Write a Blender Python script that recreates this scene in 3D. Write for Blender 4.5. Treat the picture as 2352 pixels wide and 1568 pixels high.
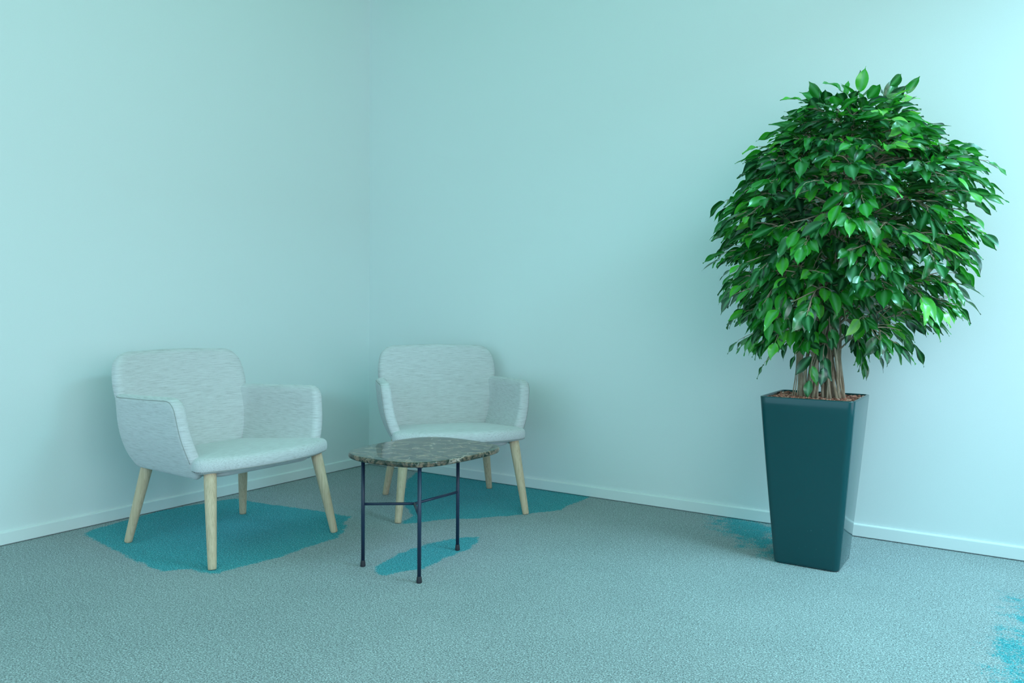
import bpy, bmesh, math, random
from mathutils import Vector, Matrix, noise
R = math.radians
PI = math.pi
for o in list(bpy.data.objects): bpy.data.objects.remove(o)
scene = bpy.context.scene
COL = scene.collection

# ------------------------------------------------------------ camera
cam_d = bpy.data.cameras.new('camera')
cam_d.lens = 27.59; cam_d.sensor_width = 36; cam_d.clip_start = .05
cam = bpy.data.objects.new('camera', cam_d); COL.objects.link(cam)
cam.matrix_world = (Matrix.Translation((3.627, -3.852, 1.0)) @ Matrix.Rotation(R(32.967), 4, 'Z')
                    @ Matrix.Rotation(R(90 - 1.931), 4, 'X') @ Matrix.Rotation(.0078, 4, 'Z'))
scene.camera = cam

# ------------------------------------------------------------ light
scene.view_settings.view_transform = 'Standard'
scene.view_settings.look = 'None'
scene.view_settings.gamma = 1
scene.view_settings.use_curve_mapping = False
scene.view_settings.exposure = 0.0

world = bpy.data.worlds.new('world'); scene.world = world
world.use_nodes = True
bg = world.node_tree.nodes['Background']
bg.inputs[0].default_value = (.49, .85, 1.03, 1)
bg.inputs[1].default_value = 1.76

def area(name, loc, rot, sx, sy, power, col):
    l = bpy.data.lights.new(name, 'AREA'); l.shape = 'RECTANGLE'
    l.size = sx; l.size_y = sy; l.energy = power; l.color = col
    o = bpy.data.objects.new(name, l); COL.objects.link(o)
    o.location = loc; o.rotation_euler = rot
    return o
WX = 4.3                      # window wall
CZ = 3.16                     # ceiling height
# daylight coming in through the two windows (faces -x)
area('daylight_near_corner', (WX + .25, -1.0, 1.55), (0, R(90), 0), 2.3, 1.4, 12, (1.0, .45, .45))
area('daylight_long_window', (WX + .25, -3.5, 1.9), (0, R(90), 0), 2.0, 2.9, 62, (.95, .97, .98))
# brighter sky higher up, falling steeply through the window nearest the tree onto the carpet
area('steep_daylight_near_corner', (WX + 1.2, -1.2, 3.8), (0, R(44), 0), 1.6, 1.8, 300, (.34, .80, .90))

# ------------------------------------------------------------ materials
def mat(name, col=(.8,.8,.8), rough=.6, metal=0, spec=.5):
    m = bpy.data.materials.new(name); m.use_nodes = True
    b = m.node_tree.nodes['Principled BSDF']
    b.inputs['Base Color'].default_value = (*col, 1)
    b.inputs['Roughness'].default_value = rough
    b.inputs['Metallic'].default_value = metal
    b.inputs['Specular IOR Level'].default_value = spec
    return m, m.node_tree, b
def nd(nt, t, **kw):
    n = nt.nodes.new(t)
    for k, v in kw.items():
        if k.startswith('i_'):
            n.inputs[k[2:].replace('_', ' ')].default_value = v
        else: setattr(n, k, v)
    return n
def ramp(nt, stops, fac):
    n = nt.nodes.new('ShaderNodeValToRGB')
    e = n.color_ramp.elements
    while len(e) < len(stops): e.new(.5)
    for el, (p, c) in zip(e, stops):
        el.position = p; el.color = (*c, 1)
    nt.links.new(fac, n.inputs[0]); return n.outputs[0]
def mixc(nt, fac, a, b, mode='MIX'):
    n = nt.nodes.new('ShaderNodeMix'); n.data_type = 'RGBA'; n.blend_type = mode
    for s, v in ((n.inputs[0], fac), (n.inputs[6], a), (n.inputs[7], b)):
        if isinstance(v, bpy.types.NodeSocket): nt.links.new(v, s)
        elif isinstance(v, (int, float)): s.default_value = v
        else: s.default_value = (*v, 1)
    return n.outputs[2]
def coords(nt, scale=(1,1,1), kind='Object'):
    tc = nd(nt, 'ShaderNodeTexCoord'); mp = nd(nt, 'ShaderNodeMapping')
    mp.inputs['Scale'].default_value = scale
    nt.links.new(tc.outputs[kind], mp.inputs[0]); return mp.outputs[0]
def noisef(nt, vec, scale, detail=3, rough=.6, dist=0):
    n = nd(nt, 'ShaderNodeTexNoise')
    n.inputs['Scale'].default_value = scale; n.inputs['Detail'].default_value = detail
    n.inputs['Roughness'].default_value = rough; n.inputs['Distortion'].default_value = dist
    nt.links.new(vec, n.inputs['Vector']); return n.outputs[0]
def bump(nt, b, h, strength, dist=.002):
    n = nd(nt, 'ShaderNodeBump'); n.inputs['Strength'].default_value = strength
    n.inputs['Distance'].default_value = dist
    nt.links.new(h, n.inputs['Height']); nt.links.new(n.outputs[0], b.inputs['Normal'])

M = {}
# painted wall: woven texture wallpaper, barely visible
def wall_material():
    m, nt, b = mat('painted_wall', (.80, .84, .85), .55, 0, .35)
    v = coords(nt, (1,1,1))
    f = noisef(nt, v, 420, 2)
    c = ramp(nt, [(.3, (.79,.83,.84)), (.7, (.84,.875,.885))], f)
    nt.links.new(c, b.inputs['Base Color'])
    bump(nt, b, f, .12, .001)
    return m
M['wall'] = wall_material()
M['ceiling'] = mat('ceiling_paint', (.32, .76, .46), .8)[0]
M['trim'] = mat('trim_paint', (.86, .88, .89), .28, 0, .5)[0]
M['frame'] = mat('window_frame_paint', (.30, .34, .35), .4)[0]
def glass():
    m = bpy.data.materials.new('window_glass'); m.use_nodes = True
    nt = m.node_tree; nt.nodes.clear()
    out = nd(nt, 'ShaderNodeOutputMaterial'); t = nd(nt, 'ShaderNodeBsdfTransparent'); g = nd(nt, 'ShaderNodeBsdfGlossy')
    t.inputs[0].default_value = (.94, .98, .98, 1); g.inputs['Roughness'].default_value = .02
    mx = nd(nt, 'ShaderNodeMixShader'); mx.inputs[0].default_value = .06
    nt.links.new(t.outputs[0], mx.inputs[1]); nt.links.new(g.outputs[0], mx.inputs[2]); nt.links.new(mx.outputs[0], out.inputs[0])
    return m
M['glass'] = glass()

def carpet():
    m, nt, b = mat('carpet', (.4,.4,.4), .95, 0, .1)
    v = coords(nt, (1,1,1))
    fine = noisef(nt, v, 210, 3, .7, .4)
    mid = noisef(nt, v, 60, 2, .5)
    big = noisef(nt, v, 3.0, 3, .55)
    base = ramp(nt, [(.34, (.125,.14,.15)), (.5, (.345,.39,.41)), (.66, (.72,.79,.83))], fine)
    base = mixc(nt, .5, base, ramp(nt, [(.3,(.42,.42,.42)), (.7,(.60,.60,.60))], mid), 'OVERLAY')
    base = mixc(nt, .4, base, ramp(nt, [(.35,(.44,.45,.45)), (.65,(.55,.55,.55))], big), 'OVERLAY')
    # shade painted into the carpet colour as teal areas: outline stored as distance, ragged by the pile
    at = nd(nt, 'ShaderNodeAttribute', attribute_name='shade_edge')
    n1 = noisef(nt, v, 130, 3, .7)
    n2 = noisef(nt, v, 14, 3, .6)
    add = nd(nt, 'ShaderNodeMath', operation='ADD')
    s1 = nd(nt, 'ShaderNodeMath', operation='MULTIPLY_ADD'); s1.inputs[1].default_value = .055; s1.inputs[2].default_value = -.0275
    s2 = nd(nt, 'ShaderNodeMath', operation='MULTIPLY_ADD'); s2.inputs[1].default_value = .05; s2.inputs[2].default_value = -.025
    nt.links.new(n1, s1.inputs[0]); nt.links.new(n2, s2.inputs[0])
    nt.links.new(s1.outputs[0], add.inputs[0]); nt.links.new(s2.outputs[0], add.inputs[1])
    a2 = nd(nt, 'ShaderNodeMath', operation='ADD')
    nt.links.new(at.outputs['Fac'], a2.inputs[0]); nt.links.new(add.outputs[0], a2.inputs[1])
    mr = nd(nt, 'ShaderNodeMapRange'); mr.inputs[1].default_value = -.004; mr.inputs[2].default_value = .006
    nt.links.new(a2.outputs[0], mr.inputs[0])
    shade_col = mixc(nt, 1.0, base, (.03, .86, .98), 'MULTIPLY')
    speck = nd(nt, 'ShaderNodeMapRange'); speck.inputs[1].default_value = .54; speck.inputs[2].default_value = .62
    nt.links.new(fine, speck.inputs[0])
    shade_col = mixc(nt, speck.outputs[0], shade_col, mixc(nt, 1.0, base, (.30, .95, 1.0), 'MULTIPLY'))
    c = mixc(nt, mr.outputs[0], base, shade_col)
    nt.links.new(c, b.inputs['Base Color'])
    b.inputs['Sheen Weight'].default_value = .15
    bump(nt, b, fine, .9, .006)
    return m
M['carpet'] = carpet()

def fabric(name, scale):
    m, nt, b = mat(name, (.7,.7,.7), .9, 0, .15)
    v = coords(nt, scale)
    f = noisef(nt, v, 1, 2, .6)
    f2 = noisef(nt, coords(nt, (1,1,1)), 700, 1)
    c = ramp(nt, [(.28, (.50,.46,.475)), (.45, (.63,.595,.615)), (.65, (.71,.675,.70))], f)
    c = mixc(nt, .25, c, ramp(nt, [(.3,(.25,.25,.25)), (.7,(.75,.75,.75))], f2), 'OVERLAY')
    nt.links.new(c, b.inputs['Base Color'])
    b.inputs['Sheen Weight'].default_value = .25
    bump(nt, b, f, .15, .0006)
    return m
M['fabric'] = fabric('woven_upholstery', (20, 20, 520))
M['fabric_seat'] = fabric('woven_upholstery_seat', (22, 420, 420))
M['piping'] = mat('seam_thread', (.36,.34,.33), .9)[0]

def wood():
    m, nt, b = mat('oak_leg', (.7,.5,.3), .45, 0, .35)
    v = coords(nt, (170, 170, 3))
    f = noisef(nt, v, 1, 4, .6, .6)
    c = ramp(nt, [(.30, (.54,.37,.25)), (.5, (.67,.48,.33)), (.7, (.75,.54,.39))], f)
    nt.links.new(c, b.inputs['Base Color']); bump(nt, b, f, .1, .0006)
    return m
M['wood'] = wood()
M['steel'] = mat('powder_coated_steel', (.012,.026,.062), .42, 0, .5)[0]
M['cap'] = mat('glide_cap', (.03,.025,.035), .55, 0, .4)[0]

def marble():
    m, nt, b = mat('brown_marble', (.1,.07,.05), .07, 0, .28)
    v = coords(nt, (1,1,1))
    base = noisef(nt, v, 22, 8, .68, .5)
    c = ramp(nt, [(.36, (.008,.020,.016)), (.46, (.035,.045,.036)), (.54, (.16,.11,.08)), (.66, (.38,.24,.17))], base)
    def veins(scale, w, dist, seedv):
        v2 = coords(nt, (1,1,1)); mp = v2.node; mp.inputs['Location'].default_value = seedv
        wr = nd(nt, 'ShaderNodeTexNoise'); wr.inputs['Scale'].default_value = scale*.8; wr.inputs['Detail'].default_value = 5
        nt.links.new(v2, wr.inputs['Vector'])
        mx = nd(nt, 'ShaderNodeMix', data_type='RGBA'); mx.inputs[0].default_value = dist
        nt.links.new(v2, mx.inputs[6]); nt.links.new(wr.outputs['Color'], mx.inputs[7])
        vo = nd(nt, 'ShaderNodeTexVoronoi', feature='DISTANCE_TO_EDGE'); vo.inputs['Scale'].default_value = scale
        nt.links.new(mx.outputs[2], vo.inputs['Vector'])
        return ramp(nt, [(0, (1,1,1)), (w, (.25,.25,.25)), (w*2.2, (0,0,0))], vo.outputs['Distance'])
    msk = ramp(nt, [(.45,(0,0,0)), (.62,(1,1,1))], noisef(nt, v, 6, 3))
    v1 = veins(5, .007, .22, (0,0,0)); v2 = veins(17, .03, .10, (3,1,2))
    c = mixc(nt, mixc(nt, 1, v1, msk, 'MULTIPLY'), c, (.50,.40,.34))
    c = mixc(nt, mixc(nt, 1, mixc(nt, 1, v2, (.38,.38,.38), 'MULTIPLY'), ramp(nt, [(.40,(.1,.1,.1)), (.7,(1,1,1))], noisef(nt, v, 19, 2)), 'MULTIPLY'), c, (.62,.42,.30))
    nt.links.new(c, b.inputs['Base Color'])
    return m
M['marble'] = marble()

def planter_mat():
    m, nt, b = mat('glossy_planter', (.003,.05,.06), .10, 0, .5)
    v = coords(nt, (1,1,1))
    # pale scuff marks low on the front
    f = noisef(nt, v, 38, 4, .7, 1.5)
    ge = nd(nt, 'ShaderNodeTexGradient', gradient_type='SPHERICAL')
    mp = nd(nt, 'ShaderNodeMapping'); tc = nd(nt, 'ShaderNodeTexCoord')
    mp.inputs['Location'].default_value = (-.03*9, .135*9, -.125*9); mp.inputs['Scale'].default_value = (9, 9, 9)
    nt.links.new(tc.outputs['Object'], mp.inputs[0]); nt.links.new(mp.outputs[0], ge.inputs[0])
    k = mixc(nt, 1, ramp(nt, [(.66,(0,0,0)), (.69,(1,1,1))], f), ramp(nt, [(.1,(0,0,0)), (.5,(.6,.6,.6))], ge.outputs[1]), 'MULTIPLY')
    c = mixc(nt, k, (.003,.062,.072), (.16,.34,.38))
    nt.links.new(c, b.inputs['Base Color'])
    r = ramp(nt, [(.3,(.07,.07,.07)), (.7,(.13,.13,.13))], noisef(nt, v, 5, 3))
    nt.links.new(r, b.inputs['Roughness'])
    return m
M['planter'] = planter_mat()

def granules():
    m, nt, b = mat('clay_granules', (.5,.2,.1), .85)
    at = nd(nt, 'ShaderNodeAttribute', attribute_name='tone')
    c = ramp(nt, [(0, (.10,.045,.035)), (.35, (.36,.13,.09)), (.7, (.68,.27,.19)), (1, (.90,.58,.48))], at.outputs['Fac'])
    nt.links.new(c, b.inputs['Base Color'])
    return m
M['granules'] = granules()
M['soil'] = mat('dark_soil', (.05,.025,.018), .95)[0]

def bark():
    m, nt, b = mat('fig_bark', (.3,.2,.15), .85, 0, .2)
    f = noisef(nt, coords(nt, (40, 40, 12)), 1, 4)
    c = ramp(nt, [(.3, (.15,.10,.07)), (.5, (.37,.28,.20)), (.72, (.66,.54,.43))], f)
    nt.links.new(c, b.inputs['Base Color']); bump(nt, b, f, .5, .003)
    return m
M['bark'] = bark()
M['twig'] = mat('fig_twig', (.44,.34,.25), .7)[0]

def leafm():
    m, nt, b = mat('fig_leaf', (.03,.2,.03), .30, 0, .6); b.inputs['IOR'].default_value = 1.75
    at = nd(nt, 'ShaderNodeAttribute', attribute_name='tone')
    rib = nd(nt, 'ShaderNodeAttribute', attribute_name='rib')
    c = ramp(nt, [(0, (.002,.026,.014)), (.35, (.006,.095,.018)), (.7, (.022,.26,.018)), (.9, (.10,.52,.04)), (1, (.26,.62,.12))], at.outputs['Fac'])
    c = mixc(nt, rib.outputs['Fac'], c, (.16,.46,.24))
    nt.links.new(c, b.inputs['Base Color'])
    nt.links.new(noisef(nt, coords(nt), 60, 2), nd(nt, 'ShaderNodeMath').inputs[0])
    out = nt.nodes['Material Output']
    tr = nd(nt, 'ShaderNodeBsdfTranslucent')
    tcol = mixc(nt, 1, c, (1.6, 2.4, .7), 'MULTIPLY'); nt.links.new(tcol, tr.inputs[0])
    mx = nd(nt, 'ShaderNodeMixShader'); mx.inputs[0].default_value = .20
    nt.links.new(b.outputs[0], mx.inputs[1]); nt.links.new(tr.outputs[0], mx.inputs[2])
    nt.links.new(mx.outputs[0], out.inputs[0])
    return m
M['leaf'] = leafm()

# ------------------------------------------------------------ helpers
def mesh_obj(name, verts, faces, material, parent=None, smooth=True, loc=None):
    me = bpy.data.meshes.new(name); me.from_pydata([tuple(v) for v in verts], [], faces)
    me.materials.append(material); me.update()
    bm = bmesh.new(); bm.from_mesh(me); bmesh.ops.recalc_face_normals(bm, faces=bm.faces); bm.to_mesh(me); bm.free()
    if smooth:
        for p in me.polygons: p.use_smooth = True
    o = bpy.data.objects.new(name, me); COL.objects.link(o)
    if parent: o.parent = parent
    if loc: o.location = loc
    return o
def box_geo(a, b):
    (x0,y0,z0), (x1,y1,z1) = a, b
    v = [(x0,y0,z0),(x1,y0,z0),(x1,y1,z0),(x0,y1,z0),(x0,y0,z1),(x1,y0,z1),(x1,y1,z1),(x0,y1,z1)]
    f = [(0,3,2,1),(4,5,6,7),(0,1,5,4),(1,2,6,5),(2,3,7,6),(3,0,4,7)]
    return v, f
def join(*geos):
    V, F = [], []
    for v, f in geos:
        n = len(V); V += list(v); F += [tuple(i + n for i in q) for q in f]
    return V, F
def tag(o, label, cat, group=None, kind=None):
    if label: o['label'] = label
    if cat: o['category'] = cat
    if group: o['group'] = group
    if kind: o['kind'] = kind
    return o
def struct(name, geo, m, label=None, parent=None, smooth=False):
    o = mesh_obj(name, geo[0], geo[1], m, parent, smooth)
    if parent is None: o['kind'] = 'structure'
    if label: o['label'] = label
    return o
def empty(name, loc, rz=0):
    o = bpy.data.objects.new(name, None); COL.objects.link(o); o.location = loc; o.rotation_euler = (0,0,rz)
    o.empty_display_size = .1
    return o
def tube_geo(pts, rad, n=8, cap=True, closed=False):
    """tube along a list of points; rad is a number or one per point"""
    pts = [Vector(p) for p in pts]; N = len(pts)
    V, F = [], []
    prev = None
    for i, p in enumerate(pts):
        if closed: t = pts[(i+1) % N] - pts[i-1]
        else: t = pts[min(i+1, N-1)] - pts[max(i-1, 0)]
        t.normalize()
        if prev is None:
            a = t.orthogonal().normalized()
        else:
            a = prev - t*prev.dot(t)
            a = a.normalized() if a.length > 1e-6 else t.orthogonal().normalized()
        prev = a; b = t.cross(a)
        r = rad[i] if isinstance(rad, (list, tuple)) else rad
        for k in range(n):
            q = 2*PI*k/n
            V.append(p + a*(r*math.cos(q)) + b*(r*math.sin(q)))
    for i in range(N if closed else N-1):
        j = (i+1) % N
        for k in range(n):
            l = (k+1) % n
            F.append((i*n+k, i*n+l, j*n+l, j*n+k))
    if cap and not closed:
        F.append(tuple(range(n-1, -1, -1))); F.append(tuple((N-1)*n + k for k in range(n)))
    return V, F
def catmull(pts, n, closed=True):
    out = []; N = len(pts)
    rng = range(N) if closed else range(N-1)
    for i in rng:
        if closed: p0, p1, p2, p3 = pts[i-1], pts[i], pts[(i+1) % N], pts[(i+2) % N]
        else: p0, p1, p2, p3 = pts[max(i-1,0)], pts[i], pts[i+1], pts[min(i+2,N-1)]
        for k in range(n):
            t = k/n
            out.append(tuple(.5*((2*b) + (-a+c)*t + (2*a-5*b+4*c-d)*t*t + (-a+3*b-3*c+d)*t**3) for a, b, c, d in zip(p0,p1,p2,p3)))
    if not closed: out.append(tuple(pts[-1]))
    return out
def round_poly(pts, seg=8):
    """pts: (x, y, radius) -> polygon with round corners"""
    out = []; N = len(pts)
    for i in range(N):
        p = Vector(pts[i][:2]); r = pts[i][2]
        a = Vector(pts[i-1][:2]) - p; b = Vector(pts[(i+1) % N][:2]) - p
        la, lb = a.length, b.length; a.normalize(); b.normalize()
        ang = math.acos(max(-1, min(1, a.dot(b))))
        if r <= 0 or ang > PI-.02: out.append(tuple(p)); continue
        d = min(r/math.tan(ang/2), la*.49, lb*.49); r = d*math.tan(ang/2)
        c = p + (a+b).normalized()*(r/math.sin(ang/2))
        s = p + a*d; e = p + b*d
        a0 = math.atan2(s.y-c.y, s.x-c.x); a1 = math.atan2(e.y-c.y, e.x-c.x)
        da = (a1-a0+PI) % (2*PI) - PI
        for k in range(seg+1):
            q = a0 + da*k/seg; out.append((c.x+r*math.cos(q), c.y+r*math.sin(q)))
    return out
def resample(poly, step):
    out = []; N = len(poly)
    for i in range(N):
        a = Vector(poly[i]); b = Vector(poly[(i+1) % N]); L = (b-a).length
        n = max(1, int(round(L/step)))
        if L < 1e-6: continue
        for k in range(n): out.append(tuple(a + (b-a)*(k/n)))
    return out
def inset(poly, d):
    N = len(poly); out = []
    area2 = sum(poly[i][0]*poly[(i+1)%N][1] - poly[(i+1)%N][0]*poly[i][1] for i in range(N))
    s = 1 if area2 > 0 else -1
    for i in range(N):
        t = Vector(poly[(i+1) % N]) - Vector(poly[i-1]); t.normalize()
        n = Vector((-t.y, t.x))*s
        out.append((poly[i][0]+n.x*d, poly[i][1]+n.y*d))
    return out
def pillow(poly, mid, half, edge=None, power=.75, dome=0.0, under=0.0, edge_rings=6, inner=9, step=.012):
    """closed upholstered panel: a rounded outline swept along the middle surface mid(a, b) -> point"""
    poly = resample(poly, step); edge = edge or half
    N = len(poly)
    cx = sum(p[0] for p in poly)/N; cy = sum(p[1] for p in poly)/N
    e = 1e-3
    def frame(a, b):
        P = Vector(mid(a, b)); n = (Vector(mid(a+e, b))-P).cross(Vector(mid(a, b+e))-P); n.normalize(); return P, n
    rings = []
    for k in range(edge_rings+1):
        q = (PI/2)*k/edge_rings
        rings.append((inset(poly, edge*(1-math.cos(q))) if k else poly, half*math.sin(q)**power, 0))
    base = rings[-1][0]
    for k in range(1, inner):
        s = 1-k/inner
        rings.append(([(cx+(p[0]-cx)*s, cy+(p[1]-cy)*s) for p in base], half, 1-s*s))
    V, F = [], []
    def add(side):
        idx = []
        for k, (ring, t, dm) in enumerate(rings):
            if k == 0 and side < 0: idx.append(list(range(0, N))); continue
            row = []
            for p in ring:
                P, n = frame(*p); row.append(len(V)); V.append(P + n*(side*(t + (dome if side > 0 else under)*dm)))
            idx.append(row)
        P, n = frame(cx, cy); c = len(V); V.append(P + n*(side*(half + (dome if side > 0 else under))))
        for r0, r1 in zip(idx, idx[1:]):
            for i in range(N):
                j = (i+1) % N; F.append((r0[i], r0[j], r1[j], r1[i]))
        for i in range(N): F.append((idx[-1][i], idx[-1][(i+1) % N], c))
    add(1); add(-1)
    def edge_curve(side, deg):
        q = R(deg); ring = inset(poly, edge*(1-math.cos(q)))
        out = []
        for p in ring:
            P, n = frame(*p); out.append(P + n*(side*half*math.sin(q)**power))
        return out
    return (V, F), edge_curve

# ------------------------------------------------------------ setting
# floor: fine grid carrying the outlines of the shade painted teal into the carpet
SHADE_AREAS = [
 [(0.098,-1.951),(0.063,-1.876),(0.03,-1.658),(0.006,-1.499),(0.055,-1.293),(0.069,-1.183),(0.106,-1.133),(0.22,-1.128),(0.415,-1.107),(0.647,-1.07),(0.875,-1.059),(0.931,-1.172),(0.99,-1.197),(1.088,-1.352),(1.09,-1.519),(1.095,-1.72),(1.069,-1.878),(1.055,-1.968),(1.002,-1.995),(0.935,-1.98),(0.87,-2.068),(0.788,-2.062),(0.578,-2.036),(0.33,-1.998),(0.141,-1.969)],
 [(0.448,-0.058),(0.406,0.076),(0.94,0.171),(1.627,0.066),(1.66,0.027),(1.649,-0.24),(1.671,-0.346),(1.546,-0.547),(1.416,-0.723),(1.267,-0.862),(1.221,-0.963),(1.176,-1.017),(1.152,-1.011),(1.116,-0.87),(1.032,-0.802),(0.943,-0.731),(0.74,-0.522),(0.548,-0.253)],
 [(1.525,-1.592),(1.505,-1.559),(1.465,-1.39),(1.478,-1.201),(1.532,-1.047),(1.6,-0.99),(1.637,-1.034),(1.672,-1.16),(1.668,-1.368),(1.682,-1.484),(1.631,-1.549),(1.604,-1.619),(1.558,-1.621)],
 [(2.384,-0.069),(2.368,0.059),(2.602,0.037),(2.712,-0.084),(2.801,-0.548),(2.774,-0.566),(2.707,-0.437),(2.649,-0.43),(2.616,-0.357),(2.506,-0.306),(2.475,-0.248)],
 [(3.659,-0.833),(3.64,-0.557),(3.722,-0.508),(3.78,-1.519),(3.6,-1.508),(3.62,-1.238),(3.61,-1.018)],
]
def poly_dist(x, y, P):
    best = 1e9; ins = False; n = len(P)
    for i in range(n):
        x1, y1 = P[i]; x2, y2 = P[(i+1) % n]
        dx, dy = x2-x1, y2-y1
        t = max(0, min(1, ((x-x1)*dx+(y-y1)*dy)/(dx*dx+dy*dy)))
        best = min(best, math.hypot(x-x1-t*dx, y-y1-t*dy))
        if (y1 > y) != (y2 > y) and x < dx*(y-y1)/dy + x1: ins = not ins
    return best if ins else -best
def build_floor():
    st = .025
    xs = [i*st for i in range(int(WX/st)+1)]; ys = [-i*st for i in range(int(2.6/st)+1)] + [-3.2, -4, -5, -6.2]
    boxes = [(min(p[0] for p in P)-.1, max(p[0] for p in P)+.1, min(p[1] for p in P)-.1, max(p[1] for p in P)+.1) for P in SHADE_AREAS]
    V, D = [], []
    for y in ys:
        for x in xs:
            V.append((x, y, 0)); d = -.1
            for P, (a, b, c, e) in zip(SHADE_AREAS, boxes):
                if a < x < b and c < y < e: d = max(d, poly_dist(x, y, P)*(.12 if P in SHADE_AREAS[3:] else 1))
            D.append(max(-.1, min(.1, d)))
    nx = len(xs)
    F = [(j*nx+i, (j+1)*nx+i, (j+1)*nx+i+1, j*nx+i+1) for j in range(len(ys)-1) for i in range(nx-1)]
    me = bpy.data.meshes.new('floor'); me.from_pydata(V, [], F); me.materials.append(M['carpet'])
    at = me.attributes.new('shade_edge', 'FLOAT', 'POINT'); at.data.foreach_set('value', D)
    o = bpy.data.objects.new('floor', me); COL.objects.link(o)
    tag(o, 'grey cut-pile carpet with shade painted in as ragged teal areas under the seating', None, kind='structure')
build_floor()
YB = -6.2
struct('wall_left', box_geo((-.15, YB, -.1), (0, .15, CZ)), M['wall'], 'plain pale wall behind the left armchair')
struct('wall_back', box_geo((0, 0, -.1), (WX+.15, .15, CZ)), M['wall'], 'plain pale wall behind the tree and the corner armchair')
struct('ceiling', box_geo((-.15, YB, CZ), (WX+.15, .15, CZ+.1)), M['ceiling'], 'plain ceiling')
W1 = (-1.75, -.25, .25, 2.85); W2 = (-5.0, -2.1, .85, 2.85)
struct('wall_right', join(
    box_geo((WX, W1[1], -.1), (WX+.15, 0, CZ)), box_geo((WX, W1[0], -.1), (WX+.15, W1[1], W1[2])), box_geo((WX, W1[0], W1[3]), (WX+.15, W1[1], CZ)),
    box_geo((WX, W2[1], -.1), (WX+.15, W1[0], CZ)), box_geo((WX, W2[0], -.1), (WX+.15, W2[1], W2[2])), box_geo((WX, W2[0], W2[3]), (WX+.15, W2[1], CZ)),
    box_geo((WX, YB, -.1), (WX+.15, W2[0], CZ))), M['wall'], 'window wall on the right outside the view')
def window(name, w, n):
    y0, y1, z0, z1 = w; t = .05; x0, x1 = WX+.04, WX+.10
    g = [box_geo((x0,y0,z0),(x1,y0+t,z1)), box_geo((x0,y1-t,z0),(x1,y1,z1)), box_geo((x0,y0+t,z0),(x1,y1-t,z0+t)), box_geo((x0,y0+t,z1-t),(x1,y1-t,z1))]
    for i in range(1, n):
        y = y0 + (y1-y0)*i/n; g.append(box_geo((x0, y-t/2, z0+t), (x1, y+t/2, z1-t)))
    o = struct(name, join(*g), M['frame'], 'tall window in the right wall')
    p = struct('window_glass', box_geo((WX+.067, y0+t, z0+t), (WX+.073, y1-t, z1-t)), M['glass'], parent=o)
window('window_1', W1, 1); window('window_2', W2, 3)
def baseboard(name, p, q, nrm):
    p = Vector(p); q = Vector(q); n = Vector(nrm)
    prof = [(0, .004), (.011, .004), (.012, .006), (.012, .054), (.0105, .0575), (.008, .0592), (.005, .060), (0, .060)]
    V = [tuple(e + n*a + Vector((0,0,z))) for e in (p, q) for a, z in prof]; k = len(prof)
    F = [(i, (i+1) % k, k+(i+1) % k, k+i) for i in range(k)] + [tuple(range(k)), tuple(range(2*k-1, k-1, -1))]
    o = struct(name, (V, F), M['trim'], 'low white baseboard')
baseboard('baseboard_left', (0, YB, 0), (0, -.0, 0), (1, 0, 0))
baseboard('baseboard_back', (.0, 0, 0), (WX, 0, 0), (0, -1, 0))

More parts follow.
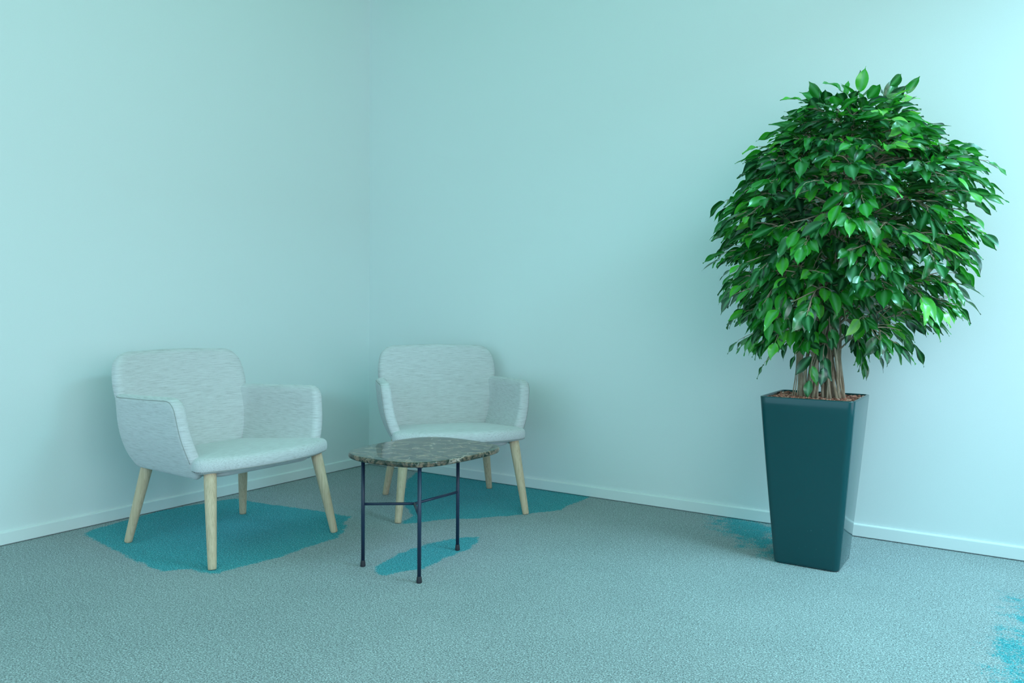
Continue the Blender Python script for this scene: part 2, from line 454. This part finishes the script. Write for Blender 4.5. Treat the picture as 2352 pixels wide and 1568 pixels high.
# ------------------------------------------------------------ armchair
def make_armchair():
    t = empty('armchair', (0,0,0))
    # seat pad, outline in plan
    half_out = [(-.262,.225,.05), (-.325,-.20,.25), (-.350,-.275,.07), (-.20,-.345,.6), (0,-.366,.8), (.20,-.345,.6), (.350,-.275,.07), (.325,-.20,.25), (.262,.225,.05)]
    sp = round_poly(half_out, 8)
    smid = lambda x, y: (x, y, .3600 - .075*(y-.225) - .006*max(0, -(y+.22))/.14)
    g, ec = pillow(sp, smid, .034, .040, .62, dome=.012, under=.014)
    seat = mesh_obj('seat', *g, M['fabric_seat'], t)
    c = [p for p in ec(-1, 30) if p.y < -.2]
    s = sorted(c, key=lambda p: p.x)
    mesh_obj('seam', *tube_geo(s, .0020, 6), M['piping'], seat)
    # backrest, outline in (x, z)
    bo = [(-.235,.330,.05), (-.285,.42,.2), (-.318,.56,.3), (-.340,.68,.3), (-.314,.821,.135), (0,.829,2), (.314,.821,.135), (.340,.68,.3), (.318,.56,.3), (.285,.42,.2), (.235,.330,.05)]
    def bmid(x, z):
        y = .238 + .262*(z-.396) + .045*(1-(x/.34)**2) - .02*max(0,(z-.70)/.12)**2*0
        y -= 1.0*max(0, .50-z)**2*.6
        return (x, y, z)
    g, ec = pillow(round_poly(bo, 8), bmid, .026, .028, .7)
    back = mesh_obj('backrest', *g, M['fabric'], t)
    for sd in (-1, 1):
        def xo(y, z):
            w = max(-.1, min(1.1, (.30-y)/.53))
            f = .368 + .118*(z-.432); b = .338 + .085*(z-.40)
            x = f*w + b*(1-w) - 1.15*max(0, .55-z)**2 - 3.2*max(0, y-.22)**2
            return x - .027
        amid = lambda y, z, sd=sd: (sd*xo(y, z), y, z)
        ao = [(-.215,.335,.03), (-.232,.42,.2), (-.188,.663,.062), (.08,.654,1), (.322,.648,.045), (.325,.50,.3), (.290,.40,.1), (.235,.335,.05)]
        g, ec = pillow(round_poly(ao, 8), amid, .027, .028, .62)
        arm = mesh_obj('armrest', *g, M['fabric'], t)
        outer = max((1, -1), key=lambda q: sd*sum(p.x for p in ec(q, 60)))
        c = ec(outer, 50)
        # seam runs up the front edge and back along the top
        n = len(c)
        keep = [p for p in c if (p.z > .40 and p.y < -.10) or (p.z > .60 and p.y < .30)]
        i0 = min(range(n), key=lambda i: (c[i].z if c[i].y < -.1 else 9) if c[i].z > .40 else 9)
        seq = []
        for k in range(n):
            p = c[(i0+k) % n]
            if (p.z > .40 and p.y < -.10) or (p.z > .60 and p.y < .30): seq.append(p)
            elif seq: break
        if len(seq) < 10:
            seq = []
            for k in range(n):
                p = c[(i0-k) % n]
                if (p.z > .40 and p.y < -.10) or (p.z > .60 and p.y < .30): seq.append(p)
                elif seq: break
        mesh_obj('seam', *tube_geo(seq, .0015, 6), M['piping'], arm)
    # underside shell joining seat, arms and back
    uo = round_poly([(-.235,.245,.07), (-.275,-.18,.1), (-.24,-.27,.08), (.24,-.27,.08), (.275,-.18,.1), (.235,.245,.07)], 8)
    umid = lambda x, y: (x, y, .3535)
    g, _ = pillow(uo, umid, .020, .035, .8)
    mesh_obj('seat_base', *g, M['fabric'], t)
    # tapered turned legs
    for sx in (-1, 1):
        for foot, top in (((.322,-.334,0), (.278,-.262,.365)), ((.299,.283,0), (.245,.212,.355))):
            f = Vector((foot[0]*sx, foot[1], 0)); q = Vector((top[0]*sx, top[1], top[2]))
            pts = [f, f+(q-f)*.006, f+(q-f)*.03] + [f + (q-f)*k/8 for k in range(1, 9)]
            rad = [.0145, .0160, .0168] + [.0168 + .0077*min(1, (k/8)*1.15) for k in range(1, 9)]
            # keep the bottom flat on the carpet
            V, F = tube_geo(pts, rad, 20)
            V = [Vector((v.x, v.y, max(0.0, v.z))) for v in V]
            mesh_obj('leg', V, F, M['wood'], t)
    return t
def dup(root, loc, rz):
    r = root.copy(); COL.objects.link(r); r.location = loc; r.rotation_euler = (0,0,rz)
    for ch in list(root.children):
        c = ch.copy(); COL.objects.link(c); c.parent = r
        for g in ch.children:
            d = g.copy(); COL.objects.link(d); d.parent = c
    return r
chair = make_armchair()
chair2 = dup(chair, (1.097, -.555, 0), R(49.8))
chair.location = (.675, -1.622, 0); chair.rotation_euler = (0, 0, R(89.7))
tag(chair, 'pale grey armchair against the left wall, left of the marble table', 'armchair', 'pair of upholstered armchairs')
tag(chair2, 'pale grey armchair turned across the room corner, behind the marble table', 'armchair', 'pair of upholstered armchairs')

# ------------------------------------------------------------ side table
def make_table():
    c0 = Vector((1.624, -1.466, 0))
    t = empty('side_table', c0)
    out = [(1.434,-1.636),(1.392,-1.590),(1.366,-1.516),(1.357,-1.437),(1.360,-1.365),(1.365,-1.290),(1.376,-1.217),(1.397,-1.160),(1.435,-1.118),(1.492,-1.094),(1.569,-1.086),(1.663,-1.094),(1.747,-1.112),(1.803,-1.140),(1.841,-1.190),(1.855,-1.262),(1.853,-1.362),(1.845,-1.455),(1.829,-1.543),(1.806,-1.600),(1.775,-1.636),(1.727,-1.660),(1.667,-1.673),(1.585,-1.675),(1.510,-1.667)]
    P = catmull([(x-c0.x, y-c0.y) for x, y in out], 5)
    g, _ = pillow(P, lambda x, y: (x, y, .445), .010, .0075, .55, edge_rings=6, inner=6)
    mesh_obj('table_top', *g, M['marble'], t)
    feet = [(1.461,-1.586), (1.768,-1.609), (1.641,-1.203)]
    for x, y in feet:
        p = Vector((x-c0.x, y-c0.y, 0))
        leg = mesh_obj('leg', *tube_geo([p+Vector((0,0,.004)), p+Vector((0,0,.4355))], .0074, 18), M['steel'], t)
        mesh_obj('foot_cap', *tube_geo([p+Vector((0,0,z)) for z in (0, .001, .006, .022, .025)], [.0092, .0104, .0104, .0088, .0076], 18), M['cap'], leg)
        mesh_obj('mounting_plate', *tube_geo([p+Vector((0,0,z)) for z in (.431, .4352)], .013, 18), M['steel'], leg)
        q = Vector((0,0,.249)); d = (p+q) - q
        mesh_obj('stretcher', *tube_geo([q - d.normalized()*.003, Vector((p.x, p.y, .249))], .0056, 14), M['steel'], t)
    tag(t, 'low side table with a rounded triangular dark marble top on three thin black rod legs', 'side table')
make_table()

# ------------------------------------------------------------ potted tree
def rsq(a, r, n=7):
    h = a/2; return round_poly([(-h,-h,r), (h,-h,r), (h,h,r), (-h,h,r)], n)
def make_tree():
    random.seed(11)
    O = Vector((2.925, -.477, 0))
    t = empty('potted_fig_tree', O)
    H = .681
    secs = [(.236,.0,.030), (.250,.004,.033), (.2535,.012,.034)]
    for k in range(1, 13):
        u = k/12; a = .2535 + (.36-.2535)*(u + .03*math.sin(PI*u)); secs.append((a, .012+(H-.016)*u, .034+.004*u))
    secs += [(.359, H-.001, .037), (.356, H, .036), (.342, H, .030), (.339, H-.003, .029), (.330, H-.10, .028)]
    V, F = [], []
    n = len(rsq(.3, .03))
    for a, z, r in secs: V += [(x, y, z) for x, y in rsq(a, r*.7)]
    for k in range(len(secs)-1):
        for i in range(n):
            j = (i+1) % n; F.append((k*n+i, k*n+j, (k+1)*n+j, (k+1)*n+i))
    F.append(tuple(range(n-1, -1, -1))); F.append(tuple((len(secs)-1)*n+i for i in range(n)))
    mesh_obj('planter', V, F, M['planter'], t)
    # soil and clay granules
    s = rsq(.338, .028)
    mesh_obj('soil', *join(([(x,y,.664) for x,y in s] + [(x*.985,y*.985,.60) for x,y in s], [tuple(range(n)), tuple(range(2*n-1, n-1, -1))] + [(i,(i+1)%n,n+(i+1)%n,n+i) for i in range(n)])), M['soil'], t, False)
    V, F, T = [], [], []
    ico = bmesh.new(); bmesh.ops.create_icosphere(ico, subdivisions=1, radius=1)
    iv = [v.co.copy() for v in ico.verts]; fi = [tuple(v.index for v in f.verts) for f in ico.faces]; ico.free()
    for k in range(1700):
        x = random.uniform(-.163, .163); y = random.uniform(-.163, .163)
        r = random.uniform(.0040, .0080); z = .6675 + random.random()*.006 + .004*noise.noise(Vector((x*25,y*25,0)))
        m = Matrix.Rotation(random.uniform(0,PI), 3, 'X') @ Matrix.Rotation(random.uniform(0,PI), 3, 'Z')
        sc = Vector((r*random.uniform(.8,1.25), r*random.uniform(.7,1), r*random.uniform(.6,.9)))
        b = len(V); tn = random.random()
        for v in iv:
            w = m @ Vector((v.x*sc.x, v.y*sc.y, v.z*sc.z)); V.append((x+w.x, y+w.y, z+w.z)); T.append(tn)
        F += [tuple(i+b for i in f) for f in fi]
    o = mesh_obj('clay_granules', V, F, M['granules'], t); o['kind'] = 'stuff'
    at = o.data.attributes.new('tone', 'FLOAT', 'POINT'); at.data.foreach_set('value', T)
    # trunk: bundle of thin interlaced stems, widest at the bottom
    geos = []
    tx, ty = .035, .0
    def axis(z):       # centre line of the trunk
        u = (z-.66)/.95
        return Vector((tx + .05*u - .015*math.sin(u*5), ty + .01*math.sin(u*4), z))
    def stem(a0, r0, r1, z1, rad, tw, wob, seed):
        pts, rr = [], []
        n = 22
        for k in range(n):
            u = k/(n-1); z = .650 + (z1-.650)*u
            rr0 = r0*(1-u)**1.9 + r1*(1-(1-u)**1.9)
            a = a0 + tw*u + wob*math.sin(u*9 + seed)
            c = axis(z)
            w = .006*noise.noise(Vector((seed*3.1, z*14, 0))); w2 = .006*noise.noise(Vector((seed*7.7, z*14, 5)))
            pts.append((c.x + rr0*math.cos(a) + w, c.y + .8*rr0*math.sin(a) + w2, z)); rr.append(rad*(1-.45*u)*(1+.25*noise.noise(Vector((seed, z*30, 2)))))
        return tube_geo(pts, rr, 7)
    for k in range(26):
        a = 2*PI*k/26 + random.uniform(-.15,.15)
        geos.append(stem(a, random.uniform(.060,.084), random.uniform(.018,.034), random.uniform(1.15,1.60), random.choice((.0026,.0034,.0045,.0062)), random.uniform(-1.8,1.8), random.uniform(.05,.35), random.uniform(0,50)))
    for k in range(9):
        a = random.uniform(0, 2*PI)
        geos.append(stem(a, random.uniform(.01,.045), random.uniform(.004,.018), random.uniform(1.3,1.68), random.uniform(.007,.0105), random.uniform(-.8,.8), .1, random.uniform(0,50)))
    # a few stems standing apart on the left
    for dx, rad in ((-.098,.010), (-.088,.004), (-.112,.0028), (-.120,.0026), (-.126,.0024), (-.070,.008)):
        p = [(tx+dx + .010*math.sin(k*.6+dx*50) + .055*(k/12)**1.5, -.02 + .004*k/3, .650 + k*.045) for k in range(13)]
        geos.append(tube_geo(p, [rad*(1-.03*k) for k in range(13)], 7))
    mesh_obj('trunk', *join(*geos), M['bark'], t)
    # branches and leaves
    YW = .447            # the wall behind, in the tree's own coordinates
    LV, LF, LT, LR = [], [], [], []
    def leaf(p, d, up, L, W, tone):
        d = d.normalized(); side = d.cross(up)
        if side.length < 1e-3: side = d.orthogonal()
        side.normalize(); nrm = side.cross(d)
        n = 9; b = len(LV)
        droop = random.uniform(.10,.55); fold = random.uniform(.10,.45); wav = random.uniform(.0,.13); ph = random.uniform(0,6)
        tw = random.uniform(-.5,.5)
        v0 = len(LV)
        for k in range(n+1):
            u = k/n
            w = W/2 * (math.sin(PI*min(1,u*1.02)**.80)**.85 if 0 < u < .98 else 0)
            if u > .82: w *= max(0, (1-u)/.18)**.55*.75+.06
            w = max(w, W*.012)
            c = p + d*(u*L) - nrm*(droop*L*.5*u*u)
            s2 = side*math.cos(tw*u) + nrm*math.sin(tw*u); n2 = nrm*math.cos(tw*u) - side*math.sin(tw*u)
            for q, rb in ((-1,0), (-.5,0), (-.07,1), (.07,1), (.5,0), (1,0)):
                z = abs(q)*w*fold + wav*W*math.sin(u*9+ph+q*1.5)*abs(q)
                LV.append(c + s2*(q*w) + n2*z); LT.append(max(0, min(1, tone + (.0 if rb else random.uniform(-.03,.03))))); LR.append(.75*rb*(1-u*.6))
        if max(v.y for v in LV[v0:]) > YW - .004:
            del LV[v0:]; del LT[v0:]; del LR[v0:]; return
        for k in range(n):
            for q in range(5):
                i = b+k*6+q; LF.append((i, i+1, i+7, i+6))
    tw_g, br_g = [], []
    def tone():
        r = random.random()
        if r < .38: return random.uniform(.05,.38)
        if r < .84: return random.uniform(.38,.72)
        if r < .95: return random.uniform(.72,.88)
        return random.uniform(.88,1.0)
    def spray(p0, p1, lift, nl, out, Ls=1.0):
        """a thin shoot with alternate hanging leaves"""
        m = (p0+p1)/2 + Vector((0,0,lift))
        N = 10; pts = []
        for k in range(N+1):
            u = k/N; q = p0*(1-u)**2 + m*2*u*(1-u) + p1*u*u
            q = q + Vector((noise.noise(q*9), noise.noise(q*9+Vector((5,0,0))), noise.noise(q*9+Vector((0,5,0)))))*.010*min(1,u*3)
            q.y = min(q.y, YW-.02); pts.append(q)
        tw_g.append(tube_geo(pts, [.0030*(1-.65*k/N) for k in range(N+1)], 5))
        for k in range(nl):
            u = .22 + .78*(k+random.uniform(-.3,.3))/max(1, nl-1) if nl > 1 else 1
            u = max(.1, min(1, u)); i = min(N-1, int(u*N)); f = u*N-i
            q = pts[i]*(1-f) + pts[i+1]*f
            dr = (pts[i+1]-pts[i]).normalized()
            sd = dr.cross(Vector((0,0,1))); sd = sd.normalized() if sd.length > .05 else Vector((1,0,0))
            s = 1 if k % 2 else -1
            last = k == nl-1
            d = dr*random.uniform(.5,1.1) + (Vector() if last else sd*(s*random.uniform(.25,.95))) + Vector((0,0,-random.uniform(.0,.6) - max(0, 1.45-q.z)*1.1)) + out*.35
            d.normalize()
            st = q + d*random.uniform(.012,.022) + Vector((0,0,.003))
            tw_g.append(tube_geo([q, (q+st)/2+Vector((0,0,.003)), st], [.0012,.0010,.0009], 4, False))
            L = random.uniform(.056,.104)*Ls
            up = Vector((0,0,1))*.7 + out*.75 + Vector((random.uniform(-.6,.6), random.uniform(-.6,.6), random.uniform(-.3,.3)))
            e = st + d*L
            if e.y > YW-.01 or st.y > YW-.02:
                d.y = min(d.y, (YW-.012-st.y)/L); d.normalize()
            leaf(st, d, up, L, L*random.uniform(.42,.54), tone())
    # crown outline: (height, left reach, right reach) in metres about the trunk
    prof = [(.80,.18,.10),(.88,.24,.17),(.96,.28,.38),(1.06,.40,.44),(1.18,.42,.47),(1.30,.42,.46),(1.42,.45,.46),(1.48,.46,.51),(1.60,.38,.43),(1.72,.24,.26),(1.80,.11,.14),(1.86,.05,.10)]
    def reach(z, a):
        for (z0,l0,r0), (z1,l1,r1) in zip(prof, prof[1:]):
            if z0 <= z <= z1:
                f = (z-z0)/(z1-z0); l = l0+(l1-l0)*f; r = r0+(r1-r0)*f; break
        else: l, r = (prof[0][1:] if z < prof[0][0] else prof[-1][1:])
        c, s = math.cos(a), math.sin(a)
        # a measured from +x in the view-facing frame (camera right), s<0 towards the viewer
        sx = r if c > 0 else l
        sy = .40 if s > 0 else .46*min(1, (l+r)/.9)
        return 1/math.sqrt((c/sx)**2 + (s/sy)**2)
    VR = R(18)           # crown leans a little to the camera's right-hand axis
    def tip(z, a, k=1.0):
        rr = reach(z, a)*k
        x, y = rr*math.cos(a), rr*math.sin(a)
        c = axis(max(.7, min(1.6, z)))
        X = c.x + x*math.cos(VR) - y*math.sin(VR); Y = c.y + x*math.sin(VR) + y*math.cos(VR)
        return Vector((X, min(Y, YW-.06), z))
    GA = 2.39996
    nb = 104
    for k in range(nb):
        u = (k+.5)/nb
        z = .86 + .97*u**.92
        a = k*GA + random.uniform(-.25,.25)
        tp = tip(z, a, random.uniform(.80,1.0))
        if z < 1.0 and math.sin(a) > .2: continue
        if z < 1.02 and math.sin(a) < -.3 and abs(math.cos(a)) < .6: continue
        root_z = min(1.62, z - random.uniform(-.06,.22) + .0)
        c = axis(max(.80, root_z)); out = (tp-c); out.z = 0; out = out.normalized() if out.length > 1e-3 else Vector((1,0,0))
        p0 = c + out*.03
        lift = random.uniform(.12,.20)*(1.0 if z < 1.45 else max(.15, 1-(z-1.45)*3.2))
        m = (p0+tp)/2 + Vector((0,0,lift))
        N = 12
        pts = [p0*(1-v)**2 + m*2*v*(1-v) + tp*v*v for v in [i/N for i in range(N+1)]]
        for q in pts: q.y = min(q.y, YW-.03)
        br_g.append(tube_geo(pts, [.0040*(1-.60*i/N) for i in range(N+1)], 6))
        # terminal shoot
        dr = (pts[-1]-pts[-3]).normalized()
        spray(pts[-5], pts[-1] + dr*.03, .0, 10, out)
        for i, sgn in ((3,-1), (5,1), (6,-1), (8,1), (9,-1), (10,1)):
            if random.random() < .12: continue
            q = pts[i]; dd = (pts[i+1]-pts[i]).normalized()
            sd = dd.cross(Vector((0,0,1))).normalized()*sgn
            ln = random.uniform(.08,.17)
            e = q + (dd*.75 + sd*random.uniform(.5,1.1) + Vector((0,0,random.uniform(-.35,.25)))).normalized()*ln
            # stay inside the crown outline
            spray(q, e, random.uniform(.0,.03), random.choice((4,5,6)), (out+sd*.5).normalized())
    # upright shoots at the very top
    for dx, dy, z, n in ((.05,-.02,1.90,6), (.0,.0,1.86,6), (.22,-.05,1.83,4), (.06,-.08,1.86,5), (-.10,.02,1.83,5), (.14,.05,1.84,5)):
        c = axis(1.5); spray(Vector((c.x+dx*.3, c.y+dy*.3, 1.50)), Vector((c.x+dx, c.y+dy, z)), .03, n+2, Vector((dx,dy,.6)).normalized(), 1.0)
    # low sprays near the pot: sideways reach, reach towards the room, height, leaves
    for l, f, z, n in ((-.255,.05,.83,5), (-.295,.02,.93,6), (-.26,.10,1.01,7), (-.10,.10,.765,4), (-.15,.09,.87,6), (-.055,.13,.80,4), (-.04,.15,.93,6),
                       (.02,.14,.985,6), (-.085,.14,1.02,6), (-.17,.10,1.05,7), (.19,.03,.88,5), (.33,.05,.90,6), (.26,.08,.95,7), (.13,.10,.94,5),
                       (.11,.14,1.02,6), (.20,.10,1.07,7), (.07,.16,1.12,6), (-.05,.17,1.14,6), (.34,.02,1.00,7), (-.12,.18,1.20,6), (.15,.18,1.22,6), (.02,.19,1.25,7), (-.20,.13,1.14,7), (.27,.12,1.16,7)):
        e = Vector((tx + l*.839 + f*.544, ty + min(l*.544, .30) - f*.839, z))
        c = axis(z + .13); o_ = Vector((e.x-c.x, e.y-c.y, 0)).normalized()
        spray(c + o_*.03, e, .06, n, o_)
    mesh_obj('branches', *join(*br_g, *tw_g), M['twig'], t)
    o = mesh_obj('foliage', LV, LF, M['leaf'], t)
    for nme, arr in (('tone', LT), ('rib', LR)):
        at = o.data.attributes.new(nme, 'FLOAT', 'POINT'); at.data.foreach_set('value', arr)
    print('leaves', len(LF)//45)
    tag(t, 'leafy green weeping fig tree in a tall tapered glossy dark planter by the wall', 'potted tree')
make_tree()
